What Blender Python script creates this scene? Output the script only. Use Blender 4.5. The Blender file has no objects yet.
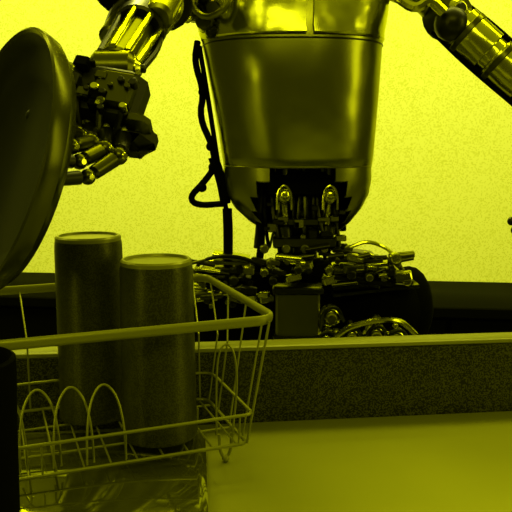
import bpy, math, random
from mathutils import Vector, Matrix
random.seed(7)
scn=bpy.context.scene
scn.view_settings.view_transform='Standard'
CT=0.90   # datum
SF=.925   # counter top height
# ---------------- materials
def mat(name,c,rough=.5,metal=0.0,speck=None,noise=None,bump=None,spec=.5,coat=0,zgrad=None):
    m=bpy.data.materials.new(name); m.use_nodes=True
    nt=m.node_tree; b=nt.nodes['Principled BSDF']
    col=(c[0],c[1],c[2],1) if isinstance(c,tuple) else (c,c*1.02,c*.04,1)
    b.inputs['Base Color'].default_value=col
    b.inputs['Roughness'].default_value=rough
    b.inputs['Metallic'].default_value=metal
    b.inputs['Coat Weight'].default_value=coat
    b.inputs['Specular IOR Level'].default_value=spec
    b.inputs['Specular Tint'].default_value=(1,1,.1,1)
    tc=nt.nodes.new('ShaderNodeTexCoord')
    if speck:
        size,c2,thr=speck
        sn=nt.nodes.new('ShaderNodeVectorMath'); sn.operation='SNAP'
        sn.inputs[1].default_value=(size,)*3
        nt.links.new(tc.outputs['Object'],sn.inputs[0])
        wn=nt.nodes.new('ShaderNodeTexWhiteNoise'); nt.links.new(sn.outputs[0],wn.inputs['Vector'])
        ns=nt.nodes.new('ShaderNodeTexNoise'); ns.inputs['Scale'].default_value=6
        nt.links.new(tc.outputs['Object'],ns.inputs['Vector'])
        ad=nt.nodes.new('ShaderNodeMath'); ad.operation='MULTIPLY_ADD'
        nt.links.new(ns.outputs[0],ad.inputs[0]); ad.inputs[1].default_value=.5
        nt.links.new(wn.outputs['Value'],ad.inputs[2])
        gt=nt.nodes.new('ShaderNodeMath'); gt.operation='GREATER_THAN'; gt.inputs[1].default_value=thr+.25
        nt.links.new(ad.outputs[0],gt.inputs[0])
        mx=nt.nodes.new('ShaderNodeMix'); mx.data_type='RGBA'
        nt.links.new(gt.outputs[0],mx.inputs['Factor'])
        mx.inputs['A'].default_value=col; mx.inputs['B'].default_value=(c2,c2*1.02,c2*.04,1) if not isinstance(c2,tuple) else c2+(1,)
        nt.links.new(mx.outputs['Result'],b.inputs['Base Color'])
    if noise:
        sc,c2=noise
        ns=nt.nodes.new('ShaderNodeTexNoise'); ns.inputs['Scale'].default_value=sc; ns.inputs['Detail'].default_value=6
        nt.links.new(tc.outputs['Object'],ns.inputs['Vector'])
        cr=nt.nodes.new('ShaderNodeValToRGB'); cr.color_ramp.elements[0].position=.38; cr.color_ramp.elements[1].position=.62
        cr.color_ramp.elements[0].color=col; cr.color_ramp.elements[1].color=(c2,c2*1.02,c2*.04,1)
        nt.links.new(ns.outputs[0],cr.inputs[0]); nt.links.new(cr.outputs[0],b.inputs['Base Color'])
    if bump:
        sc,st=bump
        ns=nt.nodes.new('ShaderNodeTexNoise'); ns.inputs['Scale'].default_value=sc
        nt.links.new(tc.outputs['Object'],ns.inputs['Vector'])
        bp=nt.nodes.new('ShaderNodeBump'); bp.inputs['Strength'].default_value=st; bp.inputs['Distance'].default_value=.03
        nt.links.new(ns.outputs[0],bp.inputs['Height']); nt.links.new(bp.outputs[0],b.inputs['Normal'])
    return m
M_wall=mat('wall_paint',(.83,.87,.26),.9,speck=(.006,(.70,.74,.13),.74),spec=.1)
M_floor=mat('floor_wood',.12,.5,noise=(3,.2))
M_counter=mat('counter_stone',.26,.28,.08,noise=(3,.29))
M_splash=mat('speckled_stone',.006,.5,speck=(.0014,.050,.55),spec=.25)
M_ledge=mat('ledge_edge',.17,.4)
M_black=mat('black_plastic',.003,.35,spec=.3)
M_blackm=mat('black_matte',.001,.8,spec=.03)
M_chrome=mat('polished_steel',.62,.18,1,bump=(9,.35))
M_chest=mat('chest_steel',.28,.27,1,bump=(6,.32))
M_dark=mat('dark_steel',.08,.28,1)
M_mid=mat('mid_steel',.23,.32,1)
M_cup=mat('cup_enamel',.014,.38,.3,speck=(.0012,.038,.5))
M_cuptop=mat('cup_base',.20,.35,.3)
M_wire=mat('rack_wire',.20,.35,.5)
M_rail=mat('rack_rail',.20,.4,.4)
M_rubber=mat('rubber_feet',.2,.6)
M_plate=mat('plate_glaze',.002,.4,noise=(9,.006),spec=.2)
M_rim=mat('plate_side',.06,.24,.8)
M_lens=mat('eye_lens',.02,.1)
M_reflect_tray=mat('reflection_tray_steel',.13,.07,.75,noise=(25,.16),bump=(20,.012))  # glossy dark finish for the added tray that mirrors the tumblers
# ---------------- mesh builder
class B:
    def __init__(s): s.v=[];s.f=[];s.m=[];s.mats=[]
    def mi(s,m):
        if m not in s.mats: s.mats.append(m)
        return s.mats.index(m)
    def add(s,vs,fs,m):
        o=len(s.v); s.v+= [tuple(x) for x in vs]; k=s.mi(m)
        for f in fs: s.f.append([i+o for i in f]); s.m.append(k)
    def frame(s,d):
        d=Vector(d).normalized(); u=d.orthogonal().normalized(); return u,d.cross(u),d
    def lathe(s,o,d,prof,m,seg=24,closed=False):
        o=Vector(o);u,w,d=s.frame(d);vs=[];fs=[];n=len(prof)
        for r,h in prof:
            for k in range(seg):
                a=2*math.pi*k/seg; vs.append(o+d*h+(u*math.cos(a)+w*math.sin(a))*max(r,1e-5))
        for i in range(n-1):
            for k in range(seg):
                k2=(k+1)%seg; fs.append((i*seg+k,i*seg+k2,(i+1)*seg+k2,(i+1)*seg+k))
        s.add(vs,fs,m)
    def cyl(s,a,b,r,m,r2=None,seg=18,bev=.12):
        a=Vector(a);b=Vector(b);L=(b-a).length
        if r2 is None:r2=r
        e=min(r,r2,L*.5)*bev*2
        s.lathe(a,b-a,[(0,0),(r-e,0),(r,e),(r2,L-e),(r2-e,L),(0,L)],m,seg)
    def ball(s,c,r,m,sc=(1,1,1),seg=16,rot=None):
        c=Vector(c);vs=[];fs=[];R=seg//2
        for i in range(R+1):
            t=math.pi*i/R
            for k in range(seg):
                a=2*math.pi*k/seg
                p=Vector((math.sin(t)*math.cos(a)*sc[0],math.sin(t)*math.sin(a)*sc[1],math.cos(t)*sc[2]))*r
                if rot is not None:p=rot@p
                vs.append(c+p)
        for i in range(R):
            for k in range(seg):
                k2=(k+1)%seg; fs.append((i*seg+k,(i+1)*seg+k,(i+1)*seg+k2,i*seg+k2))
        s.add(vs,fs,m)
    def box(s,c,size,m,rot=None,bev=.12):
        c=Vector(c);hx,hy,hz=[x/2 for x in size];e=min(hx,hy,hz)*bev*2
        vs=[];fs=[]
        rings=[(-hz,e),(-hz+e,0),(hz-e,0),(hz,e)]
        for z,i in rings:
            x=hx-i;y=hy-i
            pts=[(x-e,-y),(x,-y+e),(x,y-e),(x-e,y),(-x+e,y),(-x,y-e),(-x,-y+e),(-x+e,-y)]
            for p in pts:
                q=Vector((p[0],p[1],z))
                if rot is not None:q=rot@q
                vs.append(c+q)
        for r in range(3):
            for k in range(8):
                k2=(k+1)%8; fs.append((r*8+k,r*8+k2,(r+1)*8+k2,(r+1)*8+k))
        fs.append(tuple(range(7,-1,-1)));fs.append(tuple(range(24,32)))
        s.add(vs,fs,m)
    def tube(s,pts,r,m,seg=8,closed=False,flat=None,smooth=0):
        P=[Vector(p) for p in pts]
        for _ in range(smooth):
            Q=[] if closed else [P[0]]
            n=len(P)
            for i in range(n if closed else n-1):
                a=P[i];b=P[(i+1)%n];Q+=[a*.75+b*.25,a*.25+b*.75]
            if not closed:Q.append(P[-1])
            P=Q
        n=len(P);vs=[];fs=[];u=None
        rr=r if isinstance(r,(list,tuple)) else None
        for i in range(n):
            if closed:t=(P[(i+1)%n]-P[i-1])
            else:t=P[min(i+1,n-1)]-P[max(i-1,0)]
            t.normalize()
            if flat:
                u=Vector((0,0,1)); w=t.cross(u).normalized(); ru,rw=flat
            else:
                if u is None:u=t.orthogonal().normalized()
                u=(u-t*u.dot(t)).normalized();w=t.cross(u);
                ru=rw=(rr[0]+(rr[1]-rr[0])*i/(n-1)) if rr else r
            for k in range(seg):
                a=2*math.pi*k/seg;vs.append(P[i]+u*math.cos(a)*ru+w*math.sin(a)*rw)
        for i in range(n if closed else n-1):
            j=(i+1)%n
            for k in range(seg):
                k2=(k+1)%seg;fs.append((i*seg+k,i*seg+k2,j*seg+k2,j*seg+k))
        if not closed:
            fs.append(tuple(range(seg-1,-1,-1)));fs.append(tuple((n-1)*seg+k for k in range(seg)))
        s.add(vs,fs,m)
    def done(s,name,parent=None,ang=40):
        me=bpy.data.meshes.new(name);me.from_pydata(s.v,[],s.f)
        for m in s.mats:me.materials.append(m)
        for p,k in zip(me.polygons,s.m):p.material_index=k;p.use_smooth=True
        import bmesh
        bm=bmesh.new();bm.from_mesh(me);bmesh.ops.recalc_face_normals(bm,faces=bm.faces);bm.to_mesh(me);bm.free()
        me.set_sharp_from_angle(angle=math.radians(ang))
        o=bpy.data.objects.new(name,me);scn.collection.objects.link(o)
        if parent:o.parent=parent
        return o
def empty(name):
    o=bpy.data.objects.new(name,None);scn.collection.objects.link(o);return o
def lerp(a,b,t):return Vector(a)*(1-t)+Vector(b)*t
# ---------------- room
b=B();b.box((0,4.05,1.5),(9,.1,3),M_wall,bev=.01);b.done('wall_back')
b=B();b.box((0,1.0,-.05),(9,6.2,.1),M_floor,bev=.01);b.done('floor')
b=B();b.box((0,3.985,.06),(9,.03,.12),M_ledge);b.done('baseboard_back')
# sideboard, low and black
sb=empty('sideboard');Rz=Matrix.Rotation(math.radians(-6.5),3,'Z')
b=B()
c=Vector((0,2.75,-.088))
def S(x,y,z):return c+Rz@Vector((x,y,z))
b.box(S(0,0,.80),(4.4,.50,.04),M_blackm,rot=Rz)
b.box(S(0,.01,.46),(4.3,.46,.66),M_blackm,rot=Rz,bev=.02)
b.box(S(0,.02,.112),(4.2,.40,.048),M_blackm,rot=Rz)
for i in range(6):
    x=-1.8+i*.72
    b.box(S(x,-.225,.46),(.70,.02,.62),M_blackm,rot=Rz)
    b.cyl(S(x+.28,-.235,.55),S(x+.28,-.26,.55),.012,M_dark)
b.done('cabinet',sb)
# ---------------- kitchen counter with backsplash ledge
kc=empty('kitchen_counter');a7=math.radians(6.5);R7=Matrix.Rotation(a7,3,'Z')
o7=Vector((-.06,.908,0))
def K(x,y,z):return o7+R7@Vector((x,y,z))
b=B()
b.box(K(0,-.47,SF-.02),(3.0,.94,.04),M_counter,rot=R7,bev=.1);b.done('countertop',kc)
b=B();b.box(K(0,-.45,(SF-.04)/2),(2.94,.86,SF-.04),M_floor,rot=R7,bev=.01);b.done('base_cabinet',kc)
b=B();b.box(K(0,.013,CT+.043),(3.0,.026,.164),M_splash,rot=R7,bev=.05);b.done('backsplash',kc)
b=B();b.box(K(0,.014,CT+.1285),(3.0,.032,.007),M_ledge,rot=R7,bev=.2);b.done('ledge_cap',kc)
# added tray under the rack, invented to mirror the dark tumblers
b=B();Rt=Matrix.Rotation(math.radians(5),3,'Z')
tc_=Vector((-.190,.716,0))
b.box(tc_+Vector((0,0,SF+.0125)),(.272,.226,.024),M_reflect_tray,rot=Rt,bev=.35)
b.done('reflection_tray')
# ---------------- tumblers (upside down)
def tumbler(name,x,y,z,h,rb=.0385,rt=.0445):
    b=B();e=empty(name)
    n=h
    b.lathe((x,y,z),(0,0,1),[(rt-.003,.0),(rt,.001),(rt,.006),(rt-.0008,.010),(rb+.001,n-.012),(rb,n-.006)],M_cup,64)
    b.lathe((x,y,z),(0,0,1),[(rt-.003,0),(rb-.003,n-.012),(0,n-.012)],M_cup,48)
    b.done('body',e)
    b=B()
    b.lathe((x,y,z),(0,0,1),[(rb,n-.006),(rb,n-.002),(rb-.002,n),(rb-.0045,n),(rb-.006,n-.003),(0,n-.003)],M_cuptop,64)
    b.done('base',e)
    return e
tumbler('tumbler',-.1135,.785,CT+.064,.209,rb=.0405,rt=.0445)
tumbler('tumbler',-.2045,.846,CT+.064,.228,rb=.0395,rt=.0430)
# ---------------- dish rack
F=Vector((.020,.78,0));es=Vector((-.933,-.36,0));et=Vector((-.36,.933,0))
def D(s,t,z):return F+es*s+et*t+Vector((0,0,CT+z))
dr=empty('dish_rack');W=.43;DP=.265
b=B()
def rrect(s0,s1,t0,t1,z,r=.025,n=5):
    pts=[]
    for (cs,ct,a0) in ((s0+r,t0+r,180),(s1-r,t0+r,270),(s1-r,t1-r,0),(s0+r,t1-r,90)):
        for k in range(n+1):
            a=math.radians(a0+90*k/n);pts.append(D(cs+r*math.cos(a),ct+r*math.sin(a),z))
    return pts
b.tube(rrect(0,W,-.012,DP,.206),.004,M_rail,closed=True,flat=(.0058,.0028),seg=10)
b.done('top_rail',dr)
b=B()
bs0,bs1,bt0=.035,W-.03,-.006
def bt1(s):return min(.188,.146+.26*(s-.035))
def base_loop(o,z):
    P=[D(bs0-o,bt0-o,z),D(bs0-o,.01,z),D(bs0-o,.10,z),D(bs0-o,bt1(bs0),z),D(bs0+.02,bt1(bs0+.02),z),D(.19,bt1(.19),z),D(.25,.188,z),D(bs1+o-.02,.188,z),D(bs1+o,.188,z),D(bs1+o,.16,z),D(bs1+o,.02,z),D(bs1+o,bt0-o,z),D(bs1-.02,bt0-o,z),D(.2,bt0-o,z),D(bs0+.02,bt0-o,z)]
    return P
b.tube(base_loop(.006,.098),.0019,M_rail,closed=True,smooth=2)
b.tube(base_loop(.0,.0615),.0021,M_wire,closed=True,smooth=2)
def wire(p,q,r=.0012,mid=None):
    b.tube([p,q] if mid is None else [p]+mid+[q],r,M_wire,seg=6,smooth=0)
N=9
for i in range(N):
    t=i/(N-1)
    s_b=bs0+.01+(bs1-bs0-.02)*t; s_t=.02+(W-.04)*t
    wire(D(s_t,DP,.204),D(s_b,bt1(s_b),.0615),mid=[D(s_b,bt1(s_b)+.002,.152)])
    if i in (0,3,5,6,7,8): wire(D(s_b,bt0-.005,.098),D(s_b,bt0,.0615))
for t in (0,.98): wire(D(.01+(W-.02)*t,-.012,.204),D(bs0+(bs1-bs0)*t,bt0,.0615),.0015)
for tt,tb in ((.03,.01),(.09,.055),(.16,.10),(.24,.14)):
    wire(D(0,tt,.204),D(bs0,tb,.0615),mid=[D(.022,tb,.152)] if tb>.06 else None)
    wire(D(W,tt,.204),D(bs1,tb,.0615))
for i in range(13):
    s=bs0+.012+(bs1-bs0-.024)*i/12
    wire(D(s,bt0,.061),D(s,bt1(s),.061),.0012)
for t in (.05,.13):wire(D(bs0,t,.059),D(bs1,t,.059),.0016)
b.done('basket_wires',dr)
b=B()
for i in range(6):
    s=.172+i*.034
    t0=.004+.004*i
    pts=[D(s,t0,.061),D(s+.001,t0,.10),D(s+.007,t0+.004,.134),D(s+.021,t0+.008,.150),D(s+.035,t0+.004,.134),D(s+.041,t0,.10),D(s+.042,t0,.061)]
    b.tube(pts,.0014,M_wire,seg=6,smooth=2)
for s in (.028,):
    pts=[D(s+.012,.03,.061),D(s+.005,.03,.12),D(s+.008,.032,.160),D(s+.018,.034,.172),D(s+.028,.034,.160),D(s+.031,.033,.12),D(s+.032,.03,.061)]
    b.tube(pts,.0014,M_wire,seg=6,smooth=2)
b.done('plate_dividers',dr)
b=B()
for (s,t) in ((bs0+.014,.030),(bs0+.03,.12),(bs1-.02,.030),(bs1-.02,.16)):
    z0=SF-CT
    b.tube([D(s-.008,t,.061),D(s-.007,t,z0+.014),D(s,t,z0+.003),D(s+.007,t,z0+.014),D(s+.008,t,.061)],.0019,M_wire,smooth=2)
    b.ball(D(s,t,z0+.0045),.0044,M_rubber)
b.done('feet',dr)
# black utensil caddy
uc=empty('utensil_caddy');b=B()
x,y=-.243,.55
b.lathe((x,y,SF+.001),(0,0,1),[(0,.0),(.036,0),(.040,.004),(.043,.13),(.045,.19),(.045,.200),(.042,.202),(.040,.198),(.037,.01),(0,.01)],M_blackm,40)
b.done('holder',uc)
b=B()
for k,(dx,dy,l) in enumerate(((-.02,.01,.24),(-.005,.02,.22),(-.025,-.01,.23))):
    b.tube([(x+dx*.5,y+dy*.5,SF+.012),(x+dx-.01,y+dy,SF+l-.05)],.003,M_mid)
    b.ball((x+dx*1.1-.01,y+dy*1.1,SF+l-.05),.013,M_mid,sc=(1,.35,1.6))
b.done('spoons',uc)
# ---------------- plate held by robot
pl=empty('plate')
C=Vector((-.268,.72,1.284))
cs=.32;sn_=math.sqrt(1-cs*cs);ta=math.radians(18)
lf=Vector((-.949,-.316,0));n=(Vector((.316,-.949,0))*cs+(lf*math.cos(ta)+Vector((0,0,1))*math.sin(ta))*sn_).normalized()
b=B()
b.lathe(C,n,[(0,-.030),(.085,-.030),(.088,-.033),(.093,-.033),(.100,-.030),(.128,-.026),(.137,-.016)],M_rim,72)
b.lathe(C,n,[(.137,-.016),(.1405,-.004),(.1405,.0005),(.138,.002),(.135,.0)],M_rim,72)
b.lathe(C,n,[(.135,0),(.126,-.012),(.112,-.016),(.100,-.018),(.092,-.023),(0,-.024)],M_plate,72)
b.done('dish',pl)
# ---------------- ROBOT (front elevation drawn in units of 2.12 mm)
rb=empty('humanoid_robot')
RY=1.5
def R(u,v,w=0):return Vector(((u-256)*.00213,RY+w,1.594-v*.00212))
def loft(b,secs,m,seg=56,skip=None,p=2.4):
    vs=[];fs=[];n=len(secs)
    for (v,cu,hu,yf,yb) in secs:
        for k in range(seg):
            a=2*math.pi*k/seg;ca,sa=math.cos(a),math.sin(a)
            x=math.copysign(abs(ca)**(2/p),ca)*hu; y=math.copysign(abs(sa)**(2/p),sa)
            y=y*(yb if y>0 else yf)
            vs.append(R(cu+x,v,y))
    for i in range(n-1):
        for k in range(seg):
            if skip and skip(i,k):continue
            k2=(k+1)%seg;fs.append((i*seg+k,i*seg+k2,(i+1)*seg+k2,(i+1)*seg+k))
    b.add(vs,fs,m)
b=B()
loft(b,[(-90,290,30,.05,.06),(-86,290,70,.07,.09),(-60,290,90,.095,.11),(-20,290,94,.12,.12),(20,290,90,.142,.125),(48,291,86,.150,.125),
 (90,294,81,.146,.12),(125,296,77,.136,.115),(150,297,74.5,.126,.11),(158,297,73.5,.122,.11),(160,297,71,.118,.105),(154,297,58,.1,.09),(152,297,2,.01,.01)],M_chest,seg=72)
b.done('chest_shell',rb)
for nm in ('chest_plate_left','chest_plate_right'):
    b=B()
    if nm=='chest_plate_left': sk=lambda i,k:not(50<=k<=72)
    else: sk=lambda i,k:not(74<=k<=94)
    loft(b,[(-58,290,92,.10,.1),(-20,290,95,.126,.12),(16,290,92,.148,.125),(34,290,89,.154,.125),(40,291,88,.156,.125),(42,291,86,.150,.125)],M_chrome,seg=96,skip=sk)
    b.done(nm,rb)
b=B()
def ring(v,cu,hu,yf,yb,k0,k1,r,m,p=2.4,seg=96,dv=0):
    pts=[]
    for k in range(k0,k1+1):
        a=2*math.pi*k/seg;ca,sa=math.cos(a),math.sin(a)
        x=math.copysign(abs(ca)**(2/p),ca)*hu; y=math.copysign(abs(sa)**(2/p),sa);y*=(yb if y>0 else yf)
        pts.append(R(cu+x,v+dv*abs(math.sin(a)),y))
    b.tube(pts,r,m,seg=6)
ring(45,291,86.3,.150,.125,48,96,.0016,M_black)
ring(159,297,73.0,.121,.112,46,98,.0016,M_mid)
for (u,v,w) in ((222,30,-.10),(222,8,-.10),(360,30,-.10),(360,8,-.10)):
    b.cyl(R(u,v,w+.02),R(u,v,w-.004),.006,M_dark)
b.done('chest_seams',rb)
b=B()
secs=[(157,297,73,.118,.108),(172,297,73.5,.117,.105),(187,297,71,.112,.10),(201,298,63,.10,.095),(214,300,51,.085,.08),(223,302,39,.07,.07)]
def sk(i,k):
    w=[6,9,11,13,15][i]
    return abs(k-72)<w
loft(b,secs,M_mid,seg=96,skip=sk);loft(b,[(v+1,cu,hu-2,yf-.004,yb-.004) for v,cu,hu,yf,yb in secs],M_dark,seg=96,skip=sk)
b.done('waist_shell',rb)
# spine & actuators
b=B()
b.cyl(R(303,155,.02),R(303,300,.02),.035,M_black)
b.box(R(303,190,.05),(.20,.02,.16),M_blackm)
b.box(R(303,176,-.02),(.16,.10,.05),M_blackm)
for i in range(8):b.cyl(R(303,168+i*12,.02),R(303,173+i*12,.02),.042,M_dark)
for u in (283,327):
    b.cyl(R(u,160,-.06),R(u-1,190,-.06),.010,M_dark);b.ball(R(u,187,-.065),.016,M_chrome,sc=(1,1,1.2))
    b.cyl(R(u,192,-.06),R(u+(303-u)*.2,240,-.05),.007,M_chrome)
    b.cyl(R(u,215,-.055),R(u+(303-u)*.2,245,-.05),.015,M_dark)
    b.tube([R(u-10,170,-.04),R(u-12,200,-.06),R(u-6,225,-.07),R(u-3,250,-.05)],.004,M_black,smooth=2)
    b.tube([R(u-7,200,-.075),R(u-7,183,-.075),R(u,175,-.075),R(u+7,183,-.075),R(u+7,200,-.075)],.0028,M_chrome,smooth=2)
for i in range(14):
    u=262+i*6;b.tube([R(u,160,-.03),R(u+random.uniform(-6,6),200,-.05),R(u+random.uniform(-8,8),240,-.03)],random.choice((.003,.004,.006)),random.choice((M_black,M_dark,M_black,M_mid)),smooth=2)
b.box(R(305,213,-.05),(.10,.02,.014),M_dark);b.box(R(303,232,-.06),(.13,.04,.02),M_dark)
for i in range(18):
    u=random.uniform(265,342);v=random.uniform(195,245)
    b.box(R(u,v,-.07),(random.uniform(.01,.025),.015,random.uniform(.006,.02)),random.choice((M_black,M_dark,M_black,M_mid,M_chrome)))
for u in (264,285,303,322,345):b.cyl(R(u,238,-.085),R(u,238,-.06),.009,random.choice((M_chrome,M_mid)))
b.done('waist_actuators',rb)
# side cable harness
b=B()
b.tube([R(200,40,-.02),R(197,60,-.03),R(206,88,-.03),R(201,112,-.03),R(214,140,-.03),R(216,160,-.03),R(204,176,-.03),R(190,190,-.03),R(198,198,-.03),R(224,196,-.03)],.0068,M_blackm,smooth=2)
b.tube([R(202,45,-.03),R(210,95,-.03),R(218,150,-.03),R(224,190,-.03),R(230,215,-.03),R(226,250,-.03)],.005,M_blackm,smooth=2)
b.tube([R(214,150,-.03),R(222,172,-.03),R(226,196,-.03)],.011,M_blackm,smooth=2)
b.tube([R(228,200,-.05),R(229,225,-.06),R(228,262,-.04)],.010,M_blackm,smooth=1)
b.tube([R(258,205,-.05),R(262,230,-.06),R(258,262,-.04)],.008,M_blackm,smooth=1)
for (u,v) in ((205,88),(212,140),(214,160),(203,180)):
    b.ball(R(u,v,-.03),.010,M_blackm)
b.done('side_cables',rb)
# pelvis
b=B()
b.ball(R(305,300,.03),.10,M_blackm,sc=(1.5,1.0,1.0),seg=24)
b.cyl(R(200,288,.02),R(400,284,.02),.066,M_blackm)
for sgn,u in ((-1,235),(1,380)):
    b.ball(R(u,305,.0),.100,M_blackm,sc=(1.05,1,1.05),seg=24)
b.ball(R(412,305,.0),.062,M_blackm,sc=(.9,1,1.5),seg=20)
b.box(R(295,296,-.12),(.088,.05,.088),M_mid,bev=.08)
b.box(R(295,273,-.12),(.10,.06,.012),M_dark)
b.box(R(295,318,-.12),(.098,.055,.012),M_dark)
b.done('pelvis',rb)
b=B()
def R3():return Matrix.Rotation(random.uniform(-.3,.3),3,'Y')@Matrix.Rotation(random.uniform(-.4,.4),3,'Z')
mm=(M_black,M_dark,M_chrome,M_mid,M_dark,M_black,M_chrome)
for i in range(8):
    v=242+i*5; hw=28+i*4
    b.box(R(350+i*3.0,v,-.075+random.uniform(-.02,.02)),(hw*.0021*1.5,.06,.008),mm[i%6],rot=Matrix.Rotation(random.uniform(-.12,.15),3,'Y'))
for i in range(7):
    v=246+i*6; hw=26+i*4
    b.box(R(232-i*2.2,v,-.065+random.uniform(-.02,.02)),(hw*.0021*1.4,.06,.008),mm[(i+2)%6],rot=Matrix.Rotation(random.uniform(-.15,.15),3,'Y'))
for i in range(110):
    side=random.random()
    if side<.4: u=random.uniform(200,268);v=random.uniform(245,288)
    elif side<.85:u=random.uniform(338,398);v=random.uniform(240,272)
    else:u=random.uniform(265,345);v=random.uniform(238,270)
    w=random.uniform(-.14,-.09);k=random.random()
    if k<.3:
        r=random.uniform(.004,.011);b.cyl(R(u,v,w),R(u,v,w-.02),r,random.choice(mm))
    elif k<.65:
        b.cyl(R(u-random.uniform(5,14),v,w),R(u+random.uniform(5,14),v+random.uniform(-5,5),w),random.uniform(.003,.008),random.choice(mm))
    else:b.box(R(u,v,w),(random.uniform(.012,.035),.02,random.uniform(.006,.018)),random.choice(mm),rot=R3())
b.tube([R(345,235,-.1),R(362,228,-.1),R(385,238,-.09),R(400,262,-.08)],.004,M_chrome,smooth=2)
b.tube([R(195,262,-.08),R(205,246,-.1),R(235,242,-.1),R(262,252,-.1)],.004,M_black,smooth=2)
b.done('hip_linkages',rb)
b=B()
for (u,v,r) in ((326,298,.024),(322,322,.028),(345,318,.025),(368,316,.026),(388,320,.024)):
    b.ball(R(u,v,-.13),r,M_chrome,sc=(1,.8,1))
    b.tube([R(u-9,v+12,-.145),R(u-8,v-8,-.155),R(u+5,v-12,-.155),R(u+12,v+4,-.145)],.004,M_dark,smooth=2)
    b.cyl(R(u,v,-.14),R(u,v,-.162),r*.45,random.choice((M_black,M_mid)))
b.tube([R(318,335,-.14),R(335,308,-.16),R(360,300,-.16),R(390,300,-.14),R(408,318,-.12)],.006,M_chrome,smooth=2)
for i in range(16):
    b.ball(R(random.uniform(315,400),random.uniform(298,338),-.14),random.uniform(.006,.013),random.choice(mm),seg=10)
b.done('groin_joints',rb)
# legs
for nm,u,s in (('leg_right',232,-1),('leg_left',376,1)):
    b=B()
    hip=R(u,300,.0);knee=R(u+s*6,525,-.03);ank=R(u+s*4,715,.02)
    b.tube([hip+Vector((s*.015,0,.02)),hip,lerp(hip,knee,.3),lerp(hip,knee,.75),knee],[.095,.06],M_blackm,seg=24,smooth=1)
    b.cyl(hip+Vector((s*.03,0,-.02)),hip+Vector((s*.095,0,-.03)),.07,M_blackm,r2=.05)
    b.cyl(knee-Vector((.06,0,0)),knee+Vector((.06,0,0)),.055,M_dark)
    b.tube([knee,lerp(knee,ank,.25)-Vector((0,-.02,0)),lerp(knee,ank,.8),ank],[.055,.035],M_mid,seg=24,smooth=1)
    b.cyl(ank-Vector((.04,0,0)),ank+Vector((.04,0,0)),.035,M_dark)
    b.box(Vector((ank.x,ank.y-.05,.03)),(.10,.25,.06),M_black,bev=.3)
    b.box(Vector((ank.x,ank.y,.075)),(.07,.08,.05),M_dark)
    b.done(nm,rb)
# neck & head (above the frame)
b=B()
b.cyl(R(291,-85,.0),R(291,-130,.0),.045,M_dark)
for i in range(3):b.cyl(R(291,-92-i*12,0),R(291,-97-i*12,0),.055,M_black)
hc=R(291,-180,-.01)
b.ball(hc,.1,M_chest,sc=(.78,.95,1.2),seg=32)
b.ball(hc+Vector((0,-.035,-.005)),.085,M_black,sc=(.8,.8,1.05),seg=28)
for s in (-1,1):
    b.cyl(hc+Vector((s*.03,-.085,.01)),hc+Vector((s*.03,-.108,.01)),.014,M_chrome)
    b.ball(hc+Vector((s*.03,-.106,.01)),.010,M_lens)
    b.cyl(hc+Vector((s*.07,0,0)),hc+Vector((s*.088,0,0)),.03,M_mid)
b.box(hc+Vector((0,-.098,-.025)),(.014,.02,.03),M_dark);b.box(hc+Vector((0,-.088,-.06)),(.045,.01,.006),M_chrome)
b.done('head',rb)
def limb(b,a,c,r1,r2,m,rings=4):
    a=Vector(a);c=Vector(c);L=(c-a).length;d=(c-a).normalized()
    prof=[(0,0),(r1*.6,0),(r1*.9,L*.03)]
    for i in range(rings):
        t0=.06+i*.88/rings;t1=.06+(i+.85)*.88/rings
        ra=r1+(r2-r1)*t0;rb_=r1+(r2-r1)*t1
        prof+=[(ra*.86,L*t0),(ra*1.0,L*(t0+.01)),(rb_*1.02,L*(t1-.01)),(rb_*.86,L*t1)]
    prof+=[(r2*.8,L*.97),(r2*.6,L),(0,L)]
    b.lathe(a,d,prof,m,28)
def joint(b,c,ax,r,w):
    c=Vector(c);ax=Vector(ax).normalized()
    b.cyl(c-ax*w,c+ax*w,r,M_dark);b.cyl(c-ax*(w+.008),c+ax*(w+.008),r*.6,M_chrome,bev=.2);b.cyl(c-ax*(w+.014),c+ax*(w+.014),r*.25,M_black)
def finger(b,pts,r):
    for i in range(len(pts)-1):
        a=Vector(pts[i]);c=Vector(pts[i+1]);rr=r*(1-.12*i)
        b.ball(a,rr*1.15,M_dark,seg=12)
        b.cyl(lerp(a,c,.12),lerp(a,c,.88),rr,M_black if i%2==0 else M_dark,r2=rr*.9,seg=12,bev=.25)
        d=(c-a).normalized();o=d.cross(Vector((0,0,1)))
        if o.length<.1:o=Vector((1,0,0))
        o=o.normalized()*rr*1.15
        b.cyl(a-o,a+o,rr*.5,M_chrome,seg=10)
    b.ball(pts[-1],r*.85,M_black,sc=(1,1,1.1),seg=12)
# right arm of robot (image left) reaching forward
sh=Vector((-.215,1.50,1.66));el=Vector((-.135,1.27,1.60));wr=Vector((-.188,.955,1.40))
b=B()
b.ball(sh,.075,M_mid,seg=24);joint(b,sh,(1,.2,0),.06,.06)
limb(b,lerp(sh,el,.15),lerp(sh,el,.9),.055,.045,M_chrome,3)
joint(b,el,(1,.2,.2),.05,.05)
for (u,v) in ((196,12),(210,28),(226,10),(205,0),(218,18)):
    b.cyl(R(u,v,-.06),R(u,v,-.12),.018,random.choice((M_dark,M_chrome)));b.ball(R(u+6,v+8,-.1),.014,M_black)
b.box(R(208,10,-.08),(.06,.04,.07),M_black)
b.tube([R(190,-10,-.1),R(205,30,-.13),R(232,22,-.15),R(236,-10,-.12)],.006,M_mid,smooth=2)
b.done('upper_arm_right',rb)
b=B()
limb(b,lerp(el,wr,.06),lerp(el,wr,.62),.052,.036,M_chrome,3)
b.cyl(lerp(el,wr,.30),lerp(el,wr,.36),.055,M_black)
b.cyl(lerp(el,wr,.60),lerp(el,wr,.68),.038,M_black)
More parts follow.
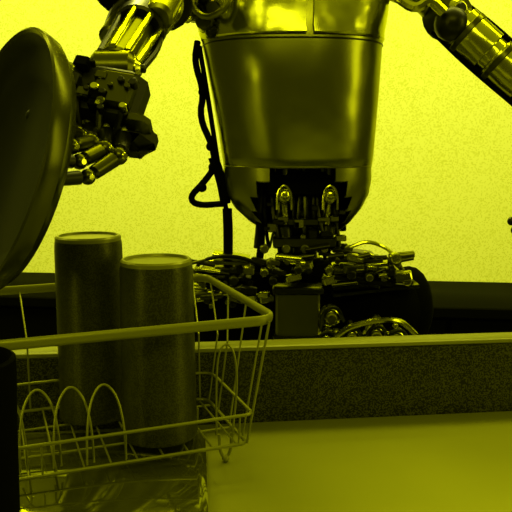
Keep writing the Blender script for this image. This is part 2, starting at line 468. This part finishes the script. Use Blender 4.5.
b.cyl(lerp(el,wr,.68),lerp(el,wr,.98),.026,M_dark)
d=(wr-el).normalized();u_=d.cross(Vector((0,0,1))).normalized();w_=u_.cross(d)
for i in range(8):
    a=i/8*6.283;o=(u_*math.cos(a)+w_*math.sin(a))
    b.cyl(lerp(el,wr,.62)+o*.032,lerp(el,wr,.97)+o*.026,.0055,random.choice((M_chrome,M_black,M_mid)),seg=10)
    b.ball(lerp(el,wr,.33)+o*.054,.007,M_chrome,seg=10)
b.cyl(lerp(el,wr,.42)-u_*.03+w_*.02,lerp(el,wr,.66)-u_*.03+w_*.015,.022,M_mid)
b.cyl(lerp(el,wr,.5)+u_*.03+w_*.01,lerp(el,wr,.8)+u_*.028+w_*.01,.016,M_dark)
g=lerp(el,wr,.55)
b.tube([g+Vector((-.02,.02,.02)),g+Vector((-.055,.02,.03)),g+Vector((-.07,0,.07)),g+Vector((-.075,0,.13)),g+Vector((-.06,.02,.18))],[.018,.034],M_blackm,seg=14,smooth=2)
b.tube([g+Vector((-.0,.0,.03)),g+Vector((-.04,-.02,.02)),g+Vector((-.055,-.05,-.03)),g+Vector((-.04,-.12,-.08))],.005,M_black,smooth=2)
b.tube([g+Vector((.02,.0,.0)),g+Vector((.026,-.05,-.05)),g+Vector((.01,-.13,-.09))],.005,M_black,smooth=2)
b.done('forearm_right',rb)
# right hand
b=B()
joint(b,wr,(1,0,0),.024,.028)
pc=Vector((-.183,.885,1.352))
rt=Matrix.Rotation(math.radians(-35),3,'X')@Matrix.Rotation(math.radians(12),3,'Y')
b.box(pc,(.088,.05,.088),M_black,rot=rt,bev=.25)
b.box(pc+Vector((.012,-.022,.012)),(.05,.02,.05),M_dark,rot=rt,bev=.2)
for i in range(22):
    q=pc+rt@Vector((random.uniform(-.038,.038),-.028,random.uniform(-.038,.04)))
    if i%3==0:b.box(q,(random.uniform(.01,.02),.02,random.uniform(.008,.02)),random.choice((M_black,M_dark,M_blackm)),rot=rt)
    else:b.cyl(q,q+rt@Vector((0,-.012,0)),random.uniform(.003,.006),random.choice((M_chrome,M_dark,M_black,M_black)),seg=12)
back=C-n*.045
kn=[pc+rt@Vector((-.034+i*.023,-.004,-.042)) for i in range(4)]
tips=[back+Vector((-.0,.004,.058)),back+Vector((.002,-.002,.036)),back+Vector((.004,-.005,.014)),back+Vector((.008,-.010,-.008))]
for k in range(4):
    a=kn[k];t=tips[k];m1=lerp(a,t,.33)+Vector((.022,-.0,-.016+k*.002));m2=lerp(a,t,.70)+Vector((.020,.004,-.013))
    finger(b,[a,m1,m2,t],.0105)
b.box(pc+Vector((.040,-.02,-.045)),(.045,.045,.045),M_black,rot=rt,bev=.35)
b.box(pc+Vector((.042,-.035,-.028)),(.032,.03,.02),M_dark,rot=rt,bev=.3)
for i in range(3):
    b.tube([wr+Vector((-.02+i*.015,0,0)),wr+Vector((-.03+i*.03,-.03,-.01)),pc+Vector((-.03+i*.03,-.045,.0)),pc+Vector((-.025+i*.02,-.04,-.04))],.004,(M_black,M_mid,M_black)[i],smooth=2)
tb=pc+rt@Vector((-.036,-.01,.015))
# in-plane "up" of the plate, used to land the thumb on its back face
pu=(Vector((0,0,1))-n*n.z).normalized()
finger(b,[tb,tb+Vector((-.012,-.020,.014)),tb+Vector((-.018,-.040,.004)),back+pu*.085],.010)
b.done('hand_right',rb)
# left arm of robot (image right)
sh=R(398,-30,.0);el=R(436,18,-.04);wr=R(536,112,-.10)
b=B()
b.ball(sh,.07,M_mid,seg=24);joint(b,sh,(1,.3,.2),.055,.05)
limb(b,lerp(sh,el,.1),lerp(sh,el,.9),.04,.036,M_mid,2)
b.tube([R(385,5,-.08),R(400,18,-.1),R(412,8,-.1),R(425,20,-.1)],.010,M_chrome,smooth=2)
b.done('upper_arm_left',rb)
b=B()
joint(b,el,(.4,-1,.2),.042,.035)
b.ball(el+Vector((.0,-.03,-.02)),.034,M_black)
limb(b,lerp(el,wr,.06),lerp(el,wr,.78),.044,.040,M_chrome,2)
d=(wr-el).normalized();u_=d.cross(Vector((0,1,0))).normalized();w_=u_.cross(d)
b.tube([el-u_*.040,lerp(el,wr,.3)-u_*.044,lerp(el,wr,.75)-u_*.040],.007,M_blackm,smooth=2)
b.tube([el+u_*.038,lerp(el,wr,.3)+u_*.044,lerp(el,wr,.75)+u_*.040],.007,M_blackm,smooth=2)
for t in (.16,.44):b.cyl(lerp(el,wr,t),lerp(el,wr,t+.04),.047,M_dark)
b.cyl(lerp(el,wr,.72),lerp(el,wr,1),.032,M_dark)
b.done('forearm_left',rb)
b=B()
joint(b,wr,(0,1,0),.026,.03)
pc=R(538,150,-.11)
b.box(pc,(.05,.085,.09),M_black,bev=.25);b.box(pc+Vector((-.02,0,0)),(.02,.06,.06),M_dark)
for k in range(4):
    a=pc+Vector((0,-.033+k*.022,-.045));l=(.9,1,.95,.8)[k]
    finger(b,[a,a+Vector((-.018,-.002,-.045*l)),a+Vector((-.045,-.003,-.080*l)),a+Vector((-.080,-.003,-.105*l))],.0100)
a=pc+Vector((-.01,-.04,.0))
finger(b,[a,a+Vector((-.02,-.02,-.02)),a+Vector((-.030,-.028,-.05)),a+Vector((-.032,-.025,-.075))],.0105)
b.done('hand_left',rb)
# ---------------- lights
w=bpy.data.worlds.new('World');scn.world=w;w.use_nodes=True;nt=w.node_tree
bg=nt.nodes['Background'];tc=nt.nodes.new('ShaderNodeTexCoord');sx=nt.nodes.new('ShaderNodeSeparateXYZ')
nt.links.new(tc.outputs['Generated'],sx.inputs[0])
cr=nt.nodes.new('ShaderNodeValToRGB');nt.links.new(sx.outputs['Z'],cr.inputs[0])
e=cr.color_ramp.elements;e[0].position=0;e[0].color=(.05,.05,.004,1);e[1].position=1;e[1].color=(.38,.39,.02,1)
x=e.new(.3);x.color=(.08,.082,.005,1)
nt.links.new(cr.outputs[0],bg.inputs[0]);bg.inputs[1].default_value=1.0
def area(name,loc,tgt,sx,sy,p):
    l=bpy.data.lights.new(name,'AREA');l.shape='RECTANGLE';l.size=sx;l.size_y=sy;l.energy=p;l.color=(1,1,.16)
    o=bpy.data.objects.new(name,l);scn.collection.objects.link(o);o.location=loc
    o.rotation_euler=(Vector(tgt)-Vector(loc)).to_track_quat('-Z','Y').to_euler();return o
area('wall_wash_light',(0,1.9,3.4),(0,4,.9),5.5,.8,160)  # added unseen light, brightens the back wall
area('shadow_backlight',(-.42,2.25,2.75),(-.05,.75,.9),.3,.3,30)  # added backlight, throws the tumbler shadows toward the camera
area('front_fill_light',(0,-1.3,2.9),(0,1.5,1.4),2.2,.5,16)  # added front light, puts bright highlights on the upper chest
area('reflection_strip_light',(2.8,.2,1.8),(0,1.3,1.2),.7,1.6,11)  # added strip on the right, reflected in the robot's metal
area('reflection_strip_light',(-1.6,-.9,1.7),(0,1.5,1.3),.3,1.4,6)  # matching added strip on the left, no real opening there
# ---------------- camera
cam=bpy.data.cameras.new('camera');co=bpy.data.objects.new('camera',cam);scn.collection.objects.link(co)
cam.sensor_width=36;cam.lens=700/512*36;cam.clip_start=.02
co.location=(0,0,1.30);co.rotation_euler=(math.radians(81),0,0)
scn.camera=co
